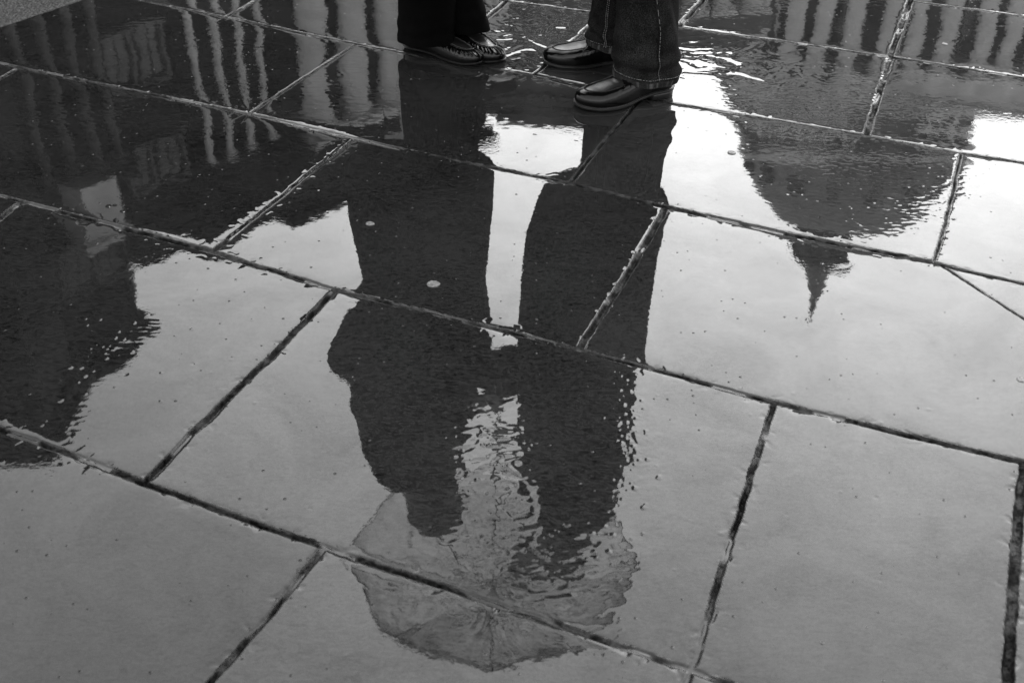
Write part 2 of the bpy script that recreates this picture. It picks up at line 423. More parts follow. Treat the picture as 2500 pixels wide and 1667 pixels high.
    def drops(n, cx, cy, rx, ry, r0, r1, sign=1.0):
        for _ in range(n):
            if rx is None:
                dy = rd.uniform(.95, 3.9); dx = rd.uniform(-1, 1) * (.30 + .42 * dy)
                if float(perlin(np.array(dx / .35), np.array(dy / .35), 81)) < rd.uniform(-.35, .35): continue
            else: dx, dy = rd.normal(cx, rx), rd.normal(cy, ry)
            rad = r0 + (r1 - r0) * rd.rand() ** 3
            i0, i1 = rows_for(dx, dx, dy, dy, rad * 1.4)
            if i1 - i0 < 2 or i1 >= nr: continue
            q = 1 - ((X[i0:i1] - dx) ** 2 + ((Y[i0:i1] - dy) * rd.uniform(.85, 1.15)) ** 2) / rad ** 2
            Z[i0:i1] += sign * np.sqrt(np.clip(q, 0, 1)) * np.clip(q * 3, 0, 1) * rad * .05
    drops(420, 0, 0, None, None, .0018, .0055); drops(420, 0, 0, None, None, .0014, .0045, -1)
    drops(110, .200, 1.52, .020, .10, .002, .006); drops(60, .07, 1.24, .06, .04, .002, .006); drops(30, -.03, 1.42, .05, .06, .002, .005); drops(260, .86, 2.42, .15, .12, .0018, .0042); drops(160, .75, 2.9, .16, .14, .002, .0045)
    drops(40, -.74, 1.68, .03, .10, .002, .006); drops(30, -.52, 1.75, .05, .12, .002, .005)
    # joints: recessed, partly filled with broken mortar and water
    g = sstep(.0005, -.0045, D)
    fill = perlin(X / .035, Y / .035, 16) * .0034 + perlin(X / .016, Y / .016, 17) * .0010 + perlin(X / .007, Y / .007, 19) * .0005
    lvl = .0030 + .0075 * sstep(-.35, .25, perlin(X / .16, Y / .16, 18))
    Z = Z * (1 - g * .3) - g * (lvl - fill)
    wp = sstep(.27, .40, perlin(X / .10, Y / .10, 90)) + blob(.235, 1.0, .03, .10, R(-25)) * 1.6 + blob(-.50, 2.68, .2, .05, R(-22)) * 1.4 + blob(-.50, 2.35, .05, .25, R(-22))
    wp = np.clip(wp, 0, 1)
    Z = Z * (1 - g * wp) + g * wp * -.0021      # water standing in stretches of the joints
    joint = sstep(.0012, -.001, D) * (1 - wp)
    dry = sstep(.3, .0, np.exp(-Dp / .02) * 0 + 1) * 0 + np.exp(-Dp / .012) * .25 + .25 * rgt * sstep(-.1, .4, perlin(X / .05, Y / .05, 29))
    # under the road surface top left
    lx, ly = .157, .269; ln = math.hypot(lx, ly); side = ((X + 1.529) * -ly + (Y - 3.318) * lx) / ln
    Z -= sstep(0.0, .012, side) * .02
    # fade into the surrounding flat ground
    ed = np.minimum(np.minimum(Pp - left(Q), right - Pp) / .05, np.minimum(Q - q0, q1 - Q) / .03)
    Z *= sstep(0, 1, ed)
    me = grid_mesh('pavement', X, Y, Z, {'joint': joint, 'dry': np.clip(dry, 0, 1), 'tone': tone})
    o = link('pavement', me, M['stone']); tag(o, kind='structure')
    # surrounding ground, same level, to the horizon
    def w_(p, q): return (p * ca_ - q * sa_, p * sa_ + q * ca_)
    inn = [w_(float(left(q0)), q0), w_(right, q0), w_(right, q1), w_(float(left(q1)), q1), w_(float(left(qb)), qb)]
    B = 500; outc = [w_(-B, -B), w_(B, -B), w_(B, B), w_(-B, B), w_(-B, qb)]
    mb = MB(); vs = [(x, y, 0) for x, y in inn + outc]
    mb.add(vs, [(5 + i, 5 + (i + 1) % 5, (i + 1) % 5, i) for i in range(5)])
    g_ = mb.build('ground', M['stone_far'], smooth=False); tag(g_, kind='structure')
    # road surface in the far left corner
    d = Vector((lx, ly)).normalized(); nrm = Vector((-d.y, d.x))
    us = np.linspace(-.7, 1.3, 620); vs_ = np.concatenate([np.linspace(0, .5, 170), np.linspace(.51, 3, 30)])
    V, U = np.meshgrid(vs_, us, indexing='ij')
    jig = perlin(U / .012, V * 0 + 3, 41) * .002 * np.exp(-V / .01)
    Xr = -1.529 + d.x * U + nrm.x * (V + .002 + jig); Yr = 3.318 + d.y * U + nrm.y * (V + .002 + jig)
    Zr = .003 + (np.abs(perlin(Xr / .011, Yr / .011, 42)) * -.0055 + perlin(Xr / .006, Yr / .006, 43) * .0022) - .012 * np.exp(-V / .004)
    ro = link('road', grid_mesh('road', Xr, Yr, Zr), M['tarmac']); tag(ro, kind='structure')
make_pavement()

# ------------------------------------------------------------------ shoes
def interp(xs, ys):
    return lambda u: float(np.interp(u, xs, ys))
def make_shoe(parent, heel, toe, style, side_sign=1):
    """style 'penny' (man) or 'ruched' (woman). heel/toe are ground points of the outsole's ends."""
    heel = Vector((heel[0], heel[1])); toe = Vector((toe[0], toe[1])); L = (toe - heel).length
    ang = math.atan2(toe.y - heel.y, toe.x - heel.x)
    e = empty('loafer', (0, 0, 0)); 
    man = style == 'penny'
    wsc = 1.06 if man else .93
    wprof = interp([0, .06, .15, .3, .42, .55, .70, .80, .88, 1], [.026, .030, .0335, .033, .034, .042, .0485, .0475, .044, .044])
    def w(u):
        v = wprof(u) * wsc
        if u < .13: v *= math.sqrt(max(0, 1 - ((.13 - u) / .13) ** 2.2))
        if u > .76: v *= max(0, 1 - ((u - .76) / .24) ** 2.4) ** .52
        return v
    def yc(u): return side_sign * .006 * math.sin(PI * min(max((u - .15) / .85, 0), 1)) * (1 if u < .7 else 1)
    hh = .015 if man else .006
    zbot = interp([0, .26, .30, .45, .58, .85, 1], [hh, hh, hh * .95, hh * .40 + .001, .0006, .001, .005])
    th = .009 if man else .0055
    z0 = lambda u: zbot(u) + th
    zs = interp([0, .12, .3, .45, .6, .75, .88, 1], [.076, .068, .058, .062, .058, .050, .044, .041] if man else [.064, .055, .048, .054, .050, .044, .038, .034])
    z1 = lambda u: zs(u) + zbot(u) * .9
    n = 110 if man else 200
    us = [(.5 - .5 * math.cos(PI * k / n)) for k in range(n + 1)]
    loop = [(u, 1) for u in us] + [(u, -1) for u in us[-2:0:-1]]
    ut = .40
    def P0(u, s, grow=0): 
        k = 1 + grow / max(w(.7), .01)
        return Vector(((u - .5) * (L + 2 * grow) + .5 * L, yc(u) + s * (w(u) + grow * min(1, w(u) / .02)), 0))
    inx0, inx1 = .008, .024 if man else .030
    def P1(u, s):
        k = .70 if u > ut else .70
        return Vector((inx0 + u * (L - inx0 - inx1), yc(u) + s * w(u) * (.66 if man else .60) * (1 if u > .3 else 1 + .12 * (1 - u / .3)), 0))
    # sole
    mb = MB()
    sg = .0035 if man else .002
    rings = []
    for (g_, zf) in ((sg - .003, 'b'), (sg, 'b+'), (sg + .0003, 't-'), (sg - .0005, 't')):
        ring = []
        for u, s in loop:
            p = P0(u, s, g_)
            p.z = {'b': zbot(u), 'b+': zbot(u) + .0015, 't-': z0(u) - .0012, 't': z0(u) + .0004}[zf]
            ring.append(p)
        rings.append(ring)
    # bottom and top fills as strips
    m_ = len(loop)
    mb.loft(rings, cap=False)
    base = 0
    fs = []
    for off in (0, 3 * m_):
        for k in range(1, n):
            a, b = k, k + 1
            la, lb = (m_ - k) % m_, (m_ - k - 1) % m_
            q = (off + a, off + b, off + lb, off + la)
            q = tuple(dict.fromkeys(q))
            if len(q) > 2: fs.append(q if off else q[::-1])
    mb.f += fs
    # groove line round the welt
    sole = mb.build('sole', M['sole'], e)
    for v in sole.data.polygons: v.use_smooth = True
    wl = MB(); wl.tube([P0(u, s, sg + .0002) + Vector((0, 0, z0(u) - .0006)) for u, s in loop] + [P0(0, 1, sg) + Vector((0, 0, z0(0) - .0006))], .0011, 6)
    wl.build('welt', M['leather'], sole)
    if man:
        hb = MB(); rings = []
        uh = [u for u in us if u < .265] + [.27]
        lp = [(u, 1) for u in uh] + [(u, -1) for u in uh[:0:-1]]
        for z, g_ in ((.0, .0), (.001, .0022), (hh - .002, .0024), (hh + .001, .003)):
            rings.append([P0(u, s, g_ - .0005) + Vector((0, 0, z)) for u, s in lp])
        hb.loft(rings); hb.build('heel', M['sole'], sole)
    arcs = {}
    for s in (1, -1):
        acc = 0; prev = None
        for u in us[::-1]:
            q = P0(u, s)
            if prev is not None: acc += (q - prev).length
            prev = q; arcs[(u, s)] = s * acc
    # side wall of the upper
    mb = MB(); rings = []; nt_ = 22
    for j in range(nt_ + 1):
        t = j / nt_; ring = []
        for u, s in loop:
            a = P0(u, s); b = P1(u, s)
            fr = sstep(.3, .6, np.array(u)).item()
            f = (1 - math.cos(t * PI / 2)) ** (1.25 - .1 * fr)
            p = a.lerp(b, f)
            out = (a - b); 
            if out.length > 1e-6: out.normalize()
            p += out * (.0042 * math.sin(PI * min(1, t * 1.25)) * (1 if t < .8 else 1))
            zz = z0(u) + (z1(u) - z0(u)) * (math.sin(t * PI / 2) ** (.95))
            if not man and u > .42:
                # gathers: radiating pleats that die out towards the sole
                ph = arcs[(u, s)] * 2 * PI / .0125
                amp_ = .0021 * math.exp(-((t - .74) / .26) ** 2) * min(1, (u - .42) / .08)
                k = math.sin(ph + 1.3 * math.sin(ph * .31)) * (.75 + .35 * math.sin(ph * .43 + 1))
                p += out * (amp_ * k * .9); zz += amp_ * k * .9
            if man and .42 < u < .8:
                zz += .0007 * math.sin(u * 130) * math.exp(-((t - .6) / .25) ** 2) * math.exp(-((u - .63) / .07) ** 2) 
            p.z = zz; ring.append(p)
        rings.append(ring)
    mb.loft(rings, cap=False)
    # lining falls back inside the opening behind the throat
    lin = []
    for u, s in loop:
        p = P1(u, s); p = Vector((p.x, p.y * .90 + yc(u) * .1, z1(u) - .02)); lin.append(p)
    mb.loft([rings[-1], lin], cap=False)
    mb.build('upper', M['leather'], e)
    # vamp (the plug inside the apron seam) running up into a tongue
    mb = MB(); rows = []
    ks = [ut - .10 + (1 - ut + .10) * (1 - (1 - k / 44) ** 1.6) for k in range(45)]
    dome = interp([.3, .40, .55, .7, .85, 1], [.036, .026, .0105, .0055, .0035, .0003])
    for u in ks:
        row = []
        for i in range(25):
            v = -1 + 2 * i / 24
            vv = math.sin(v * PI / 2)
            a = P1(u, 1); yy_ = yc(u) + vv * (a.y - yc(u)) * .985
            cre = .0008 * math.sin((u - .5) * 60) * math.exp(-((u - .66) / .06) ** 2) * (1 - vv * vv)
            row.append(Vector((a.x + .006 * (1 - vv * vv) * (u > .99), yy_, z1(u) - .0012 + dome(u) * (1 - abs(vv) ** 2.2) + cre)))
        rows.append(row)
    mb.loft(rows, cap=False, closed=False)
    mb.build('vamp', M['leather_vamp'], e)
    # apron seam with stitches
    seam_us = [u for u in us if u > ut]
    sp = [P1(u, -1) + Vector((0, 0, z1(u) + .0004)) for u in seam_us] + [P1(u, 1) + Vector((0, 0, z1(u) + .0004)) for u in seam_us[::-1]]
    mb = MB(); mb.tube(sp, .0017 if man else .0024, 8); 
    seam = mb.build('apron_seam', M['leather'], e)
    st = MB(); acc = 0; step = .0042 if man else .0052; last = 0
    for i in range(1, len(sp)):
        seg = (sp[i] - sp[i - 1]); ln = seg.length
        while last + step <= acc + ln:
            last += step; t = (last - acc) / ln; c = sp[i - 1].lerp(sp[i], t); d = seg.normalized()
            pr = Vector((d.y, -d.x, 0)); hz = .0030 if man else .0036
            if man: st.tube([c - pr * hz + Vector((0, 0, -.0006)), c + Vector((0, 0, .0021)), c + pr * hz * .8 + Vector((0, 0, -.0004))], .0007, 5)
            else:
                q = c - pr * .0052 + Vector((0, 0, .0004)); st.tube([q - d * .0016, q + d * .0016], .0011, 5)
        acc += ln
    if st.v: st.build('stitching', M['thread'] if not man else M['leather'], seam)
    if not man:
        r2 = MB(); r2.tube([p + Vector((0, 0, -.0016)) for p in sp], .0012, 6); r2.build('piping', M['leather'], seam)
    # penny strap across the vamp with a cut slot
    if man:
        def surf(u, v, lift):
            """v in -1..1 over the vamp, beyond that down the side wall"""
            a = P1(u, 1)
            if abs(v) <= 1:
                vv = v
                return Vector((a.x, yc(u) + vv * (a.y - yc(u)), z1(u) + dome(u) * (1 - abs(vv) ** 2.2) + lift))
            s = 1 if v > 0 else -1; t = 1 - (abs(v) - 1) * .55
            A = P0(u, s); B_ = P1(u, s); f = (1 - math.cos(t * PI / 2)) ** 1.2; p = A.lerp(B_, f); o_ = (A - B_).normalized()
            p += o_ * (.0042 * math.sin(PI * min(1, t * 1.25)) + lift); p.z = z0(u) + (z1(u) - z0(u)) * math.sin(t * PI / 2) ** .95 + lift * .6
            return p
        mb = MB(); rows = []
        for i in range(41):
            v = -1.75 + 3.5 * i / 40; hwid = .030 + .016 * min(1, abs(v)) ** 2
            um = .59
            rows.append([surf(um + hwid * q, v, l) for q, l in ((-1, .0002), (-1, .0030), (-.5, .0034), (0, .0034), (.5, .0034), (1, .0030), (1, .0002))])
        mb.loft(rows, cap=True, closed=False); strap = mb.build('strap', M['leather'], e)
        sl = MB(); rows = []
        for i in range(13):
            v = -.42 + .84 * i / 12; hw = .010 * (1 - (abs(v) / .44) ** 2) + .0015
            rows.append([surf(.59 + hw * q, v, .0039) for q in (-1, 0, 1)])
        sl.loft(rows, cap=False, closed=False); sl.build('slot', M['leather_vamp'], strap)
        ed = MB()
        for q in (-1, 1):
            ed.tube([surf(.59 + (.030 + .016 * min(1, abs(v)) ** 2) * q * .97, v, .0024) for v in np.linspace(-1.1, 1.1, 24)], .0008, 5)
        ed.build('piping', M['leather'], strap)
    e.parent = parent
    e.location = Vector((heel.x, heel.y, 0)) - parent.location; e.rotation_euler = (0, 0, ang)
    return e

# ------------------------------------------------------------------ people
def vnoise3(x, y, seed): return float(perlin(np.array(x, float), np.array(y, float), seed))

def leg_cloth(name, mat, parent, levels, seed, folds, n=110, rows=150, wear_hem=False, thick=.003, wave=.0, hemtilt=(0, 0)):
    """levels: list of (z, cx, cy, a, b, rot) from hem up; a,b half widths. Open at the hem, with a turned-in edge."""
    zs = [l[0] for l in levels]; me_v = []; wear = []
    z0, z1 = zs[0], zs[-1]
    tt = np.linspace(0, 1, rows) ** 1.7
    Z = z0 + (z1 - z0) * tt
    th = np.linspace(0, 2 * PI, n, endpoint=False)
    def lv(k, z): return np.interp(z, zs, [l[k] for l in levels])
    rowsv = []
    px = parent.location
    for j, z in enumerate(Z):
        cx, cy, a, b, ro = (float(lv(k, z)) for k in (1, 2, 3, 4, 5))
        h = z - z0
        c, s_ = np.cos(th), np.sin(th)
        f = np.zeros(n)
        # stacked folds above the shoe: slanted horizontal rolls
        f += folds * (np.sin((h * 125 + 1.6 * np.sin(th + seed) + .9 * np.sin(2 * th + seed * 2))) * np.exp(-((h - .045) / .04) ** 2) * .005)
        f += perlin(np.cos(th) * 1.1 + seed * 7, np.sin(th) * 1.1 + h * 6, seed) * .010 * folds
        f += perlin(np.cos(th) * 2.4 + seed * 3, np.sin(th) * 2.4 + h * 16, seed + 5) * .0035 * folds
        f += wave * np.sin(5 * th + seed) * np.exp(-h / .25)
        x = (a + f) * c; y = (b + f) * s_
        cr, sr = math.cos(ro), math.sin(ro)
        X = cx + x * cr - y * sr; Yy = cy + x * sr + y * cr
        zz = z + (hemtilt[0] * (X - cx) + hemtilt[1] * (Yy - cy)) * math.exp(-h / .12)
        rowsv.append((X, Yy, zz))
    inner = []
    for j in (14, 7, 0):
        X, Yy, zz = rowsv[j]; cx, cy = X.mean(), Yy.mean()
        d = np.hypot(X - cx, Yy - cy); inner.append((X - (X - cx) / d * thick, Yy - (Yy - cy) / d * thick, zz + (.0006 if j == 0 else 0)))
    allr = inner + rowsv
    X = np.array([r[0] for r in allr]) - px.x; Yv = np.array([r[1] for r in allr]) - px.y; Zv = np.array([r[2] for r in allr]) - px.z
    # close the loop
    X = np.hstack([X, X[:, :1]]); Yv = np.hstack([Yv, Yv[:, :1]]); Zv = np.hstack([Zv, Zv[:, :1]])
    wr = np.zeros(X.shape)
    if wear_hem:
        tht = np.hstack([th, th[:1]]); rnd_h = [1, .8, .9, .6, 1, .7, .9]
        for r_ in range(X.shape[0]):
            h = Z[max(0, r_ - 3)] - z0
            st = sstep(.22, .5, perlin(tht * 13, tht * 0 + .5 + seed, 77)) * (.4 + .6 * rnd_h[r_ % 7])
            if h < .016: wr[r_] = .05 + .5 * st * (h > .002)
            elif h < .026: wr[r_] = 0
    me = grid_mesh(name, X, Yv, Zv, {'wear': wr})
    o = link(name, me, mat, parent)
    def at(theta, z, lift=.0005):
        j = int(np.argmin(np.abs(Z - z))); i = int(round(theta / (2 * PI) * n)) % n
        X_, Y_, Z_ = rowsv[j]; cx, cy = X_.mean(), Y_.mean(); v = Vector((X_[i] - cx, Y_[i] - cy, 0)).normalized()
        return Vector((X_[i], Y_[i], Z_[i])) + v * lift - px
    return o, at

def ell(c, a, b, rz=0, n=40, tilt=0, p=2.0):
    out = []
    for k in range(n):
        t = 2 * PI * k / n; cc, s_ = math.cos(t), math.sin(t)
        x = a * math.copysign(abs(cc) ** (2 / p), cc); y = b * math.copysign(abs(s_) ** (2 / p), s_)
        out.append(Vector((c[0] + x * math.cos(rz) - y * math.sin(rz), c[1] + x * math.sin(rz) + y * math.cos(rz), c[2] + x * tilt)))
    return out

def hand(mb, wrist, grip, axis, facing, sc=1.0):
    """a fist closed round a vertical shaft: palm, four unequal fingers and a thumb. facing = unit xy pointing from wrist side to the shaft"""
    wrist, grip = Vector(wrist), Vector(grip)
    f = Vector(facing).normalized(); side = Vector((-f.y, f.x, 0)) * axis
    palm = grip - f * .030 * sc + side * .004
    mb.limb(wrist, palm.lerp(wrist, .35), .024 * sc, .028 * sc)
    mb.ball(palm, (.026 * sc, .026 * sc, .043 * sc), n=14, m=10)
    for k, ln in enumerate((.92, 1.0, .95, .78)):
        z = .030 - .020 * k
        b = palm + Vector((0, 0, z * sc)) + side * .018 * sc
        p1 = grip + side * .022 * sc + f * .002 + Vector((0, 0, z * sc))
        p2 = grip + side * .010 * sc + f * .021 * ln * sc + Vector((0, 0, z * sc - .002))
        p3 = grip - side * .012 * sc + f * .018 * ln * sc + Vector((0, 0, z * sc - .003))
        mb.limb(b, p1, .0092 * sc, .0088 * sc, 10); mb.limb(p1, p2, .0088 * sc, .0080 * sc, 10); mb.limb(p2, p3, .0080 * sc, .0070 * sc, 10)
    t0 = palm - side * .016 * sc + Vector((0, 0, .018 * sc)); t1 = grip - side * .022 * sc + Vector((0, 0, .042 * sc)); t2 = grip + f * .010 - side * .004 + Vector((0, 0, .050 * sc))
    mb.limb(t0, t1, .0115 * sc, .010 * sc, 10); mb.limb(t1, t2, .010 * sc, .0085 * sc, 10)

def head(mb, c, f, sc=1.0, tilt=0):
    """head with face looking along f (unit xy)"""
    c = Vector(c); f = Vector(f).normalized(); s_ = Vector((-f.y, f.x, 0)); up = Vector((0, 0, 1))
    rot = Matrix((f, s_, up)).transposed() @ Matrix.Rotation(tilt, 3, 'Y')
    def P(x, y, z): return c + rot @ Vector((x * sc, y * sc, z * sc))
    def fn(q):
        q = Vector(q)
        if q.z < -.1: q.x *= 1 - .10 * (-q.z); q.y *= 1 - .25 * (-q.z)
        return q
    mb.ball(c, (.098 * sc, .076 * sc, .115 * sc), rot=rot, n=28, m=20, fn=fn)
    mb.ball(P(.035, 0, -.065), (.052 * sc, .052 * sc, .050 * sc), rot=rot)     # jaw
    mb.ball(P(.074, 0, -.096), (.020 * sc, .022 * sc, .016 * sc), rot=rot)      # chin
    mb.limb(P(.092, 0, .012), P(.112, 0, -.024), .008 * sc, .011 * sc, 10)      # nose
    for q in (-1, 1):
        mb.ball(P(.106, q * .010, -.028), .0075 * sc, n=10, m=8)
        mb.limb(P(.090, q * .012, .026), P(.080, q * .045, .024), .007 * sc, .006 * sc, 8)   # brow
        mb.ball(P(.080, q * .031, .004), (.011 * sc, .014 * sc, .010 * sc), rot=rot, n=12, m=8)  # eye
        mb.ball(P(.060, q * .048, -.022), (.018 * sc, .018 * sc, .016 * sc), rot=rot, n=12, m=8)  # cheek
        mb.ball(P(-.005, q * .078, -.008), (.018 * sc, .008 * sc, .031 * sc), rot=rot, n=12, m=8)  # ear
    mb.limb(P(.092, -.018, -.052), P(.092, .018, -.052), .006 * sc, .006 * sc, 8)
    mb.limb(P(.090, -.016, -.062), P(.090, .016, -.062), .0068 * sc, .0068 * sc, 8)
    return P

SH = (-.045, 3.05)         # umbrella shaft

def make_woman():
    p = empty('person', (-.21, 3.2, 0), 'left person in long black coat, wide black trousers and gathered loafers', 'person')
    o = Vector(p.location)
    mb = MB(); L_ = lambda x, y, z: Vector((x, y, z)) - o
    # legs and feet
    for hx, tx in (((-.335, 3.272), (-.108, 3.143)), ((-.225, 3.335), (-.052, 3.158))):
        h = Vector((hx[0], hx[1], 0)); t = Vector((tx[0], tx[1], 0)); d = (t - h).normalized(); an = h + d * .055
        mb.limb(an + Vector((0, 0, .03)) - o, h + d * .19 - o + Vector((0, 0, .026)), .024, .017)
        mb.limb(an + Vector((0, 0, .045)) - o, L_(an.x, an.y, .10), .030, .030)
        kn = Vector((an.x * .6 - .22 * .4, an.y * .5 + 3.14 * .5, .46)); mb.limb(L_(an.x, an.y, .10), L_(*kn), .034, .052)
        mb.limb(L_(*kn), L_(-.26, 3.13 + (.06 if hx[1] > 3.3 else -.06), .86), .055, .08)
    mb.ball(L_(-.28, 3.13, .90), (.12, .16, .12)); mb.limb(L_(-.29, 3.13, .95), L_(-.31, 3.12, 1.25), .105, .115)
    mb.ball(L_(-.31, 3.12, 1.32), (.11, .17, .12)); mb.limb(L_(-.31, 3.12, 1.38), L_(-.275, 3.12, 1.55), .055, .05)
    P = head(mb, L_(-.255, 3.12, 1.635), (1, -.05, 0), .96, R(8))
    for s_ in (-1, 1):
        sh = L_(-.31, 3.12 + s_ * .16, 1.37)
        el = L_(-.40, 3.12 + s_ * .20, 1.08) if s_ < 0 else L_(-.27, 3.12 + .2, 1.10)
        wr = L_(SH[0] - .10, SH[1] - .02, 1.10) if s_ < 0 else L_(.0, 3.20, 1.15)
        mb.limb(sh, el, .048, .038); mb.limb(el, wr, .036, .024)
        if s_ < 0: hand(mb, wr, L_(SH[0], SH[1], 1.10), -1, (1, 0, 0), .9)
        else: mb.limb(wr, wr + Vector((.06, .0, .0)), .022, .02)
    mb.remeshed('body', M['skin'], .0055, p)
    # coat
    mb = MB(); rings = []
    prof = [(.31, -.285, .222, .19), (.46, -.285, .218, .20), (.70, -.275, .195, .195), (.87, -.30, .235, .20), (.95, -.31, .245, .21), (1.08, -.32, .215, .21), (1.20, -.32, .20, .215),
            (1.32, -.325, .18, .225), (1.40, -.325, .155, .22), (1.455, -.315, .12, .17), (1.49, -.305, .085, .10), (1.53, -.295, .075, .078)]
    for z, cx, a, b in prof: rings.append(ell(L_(cx, 3.12, z), a, b, p=2.3))
    mb.loft(rings)
    for s_ in (-1, 1):
        sh = L_(-.31, 3.12 + s_ * .165, 1.36)
        el = L_(-.43, 3.12 + s_ * .20, 1.03) if s_ < 0 else L_(-.27, 3.12 + .2, 1.10)
        wr = L_(SH[0] - .12, SH[1] - .02, 1.09) if s_ < 0 else L_(-.02, 3.20, 1.14)
        mb.limb(sh, el, .078, .078); mb.limb(el, wr, .076, .050)
    mb.limb(L_(-.50, 3.02, .93), L_(-.46, 3.02, .80), .085, .07)
    mb.ball(L_(-.285, 3.12, 1.50), (.11, .10, .06))
    mb.remeshed('coat', M['coat'], .009, p, 3)
    # hair
    mb = MB(); mb.ball(P(-.014, 0, .024), (.106, .092, .108)); mb.ball(P(-.055, 0, -.05), (.062, .082, .10)); mb.ball(P(-.075, 0, -.12), (.055, .075, .08))
    for q in (-1, 1): mb.ball(P(.01, q * .07, .0), (.045, .022, .075))
    # clear the face
    h_ = mb.remeshed('hair', M['hair'], .006, p)
    # trousers: two wide legs ending low over the shoes
    leg_cloth('trouser_leg', M['trouser'], p, [(.036, -.268, 3.218, .083, .078, R(-18)), (.15, -.262, 3.21, .080, .085, R(-15)), (.30, -.255, 3.19, .080, .09, 0), (.6, -.26, 3.15, .09, .10, 0), (.85, -.27, 3.10, .11, .11, 0)], 3, .35, wave=.003, hemtilt=(.02, -.12))
    leg_cloth('trouser_leg', M['trouser'], p, [(.058, -.150, 3.262, .066, .060, R(-32)), (.15, -.178, 3.265, .066, .07, R(-25)), (.30, -.20, 3.26, .08, .08, 0), (.6, -.24, 3.2, .09, .10, 0), (.85, -.27, 3.16, .11, .11, 0)], 8, .4, wave=.003, hemtilt=(.10, -.10))
    make_shoe(p, (-.335, 3.272), (-.108, 3.143), 'ruched', 1)
    make_shoe(p, (-.225, 3.335), (-.052, 3.158), 'ruched', -1)
    return p

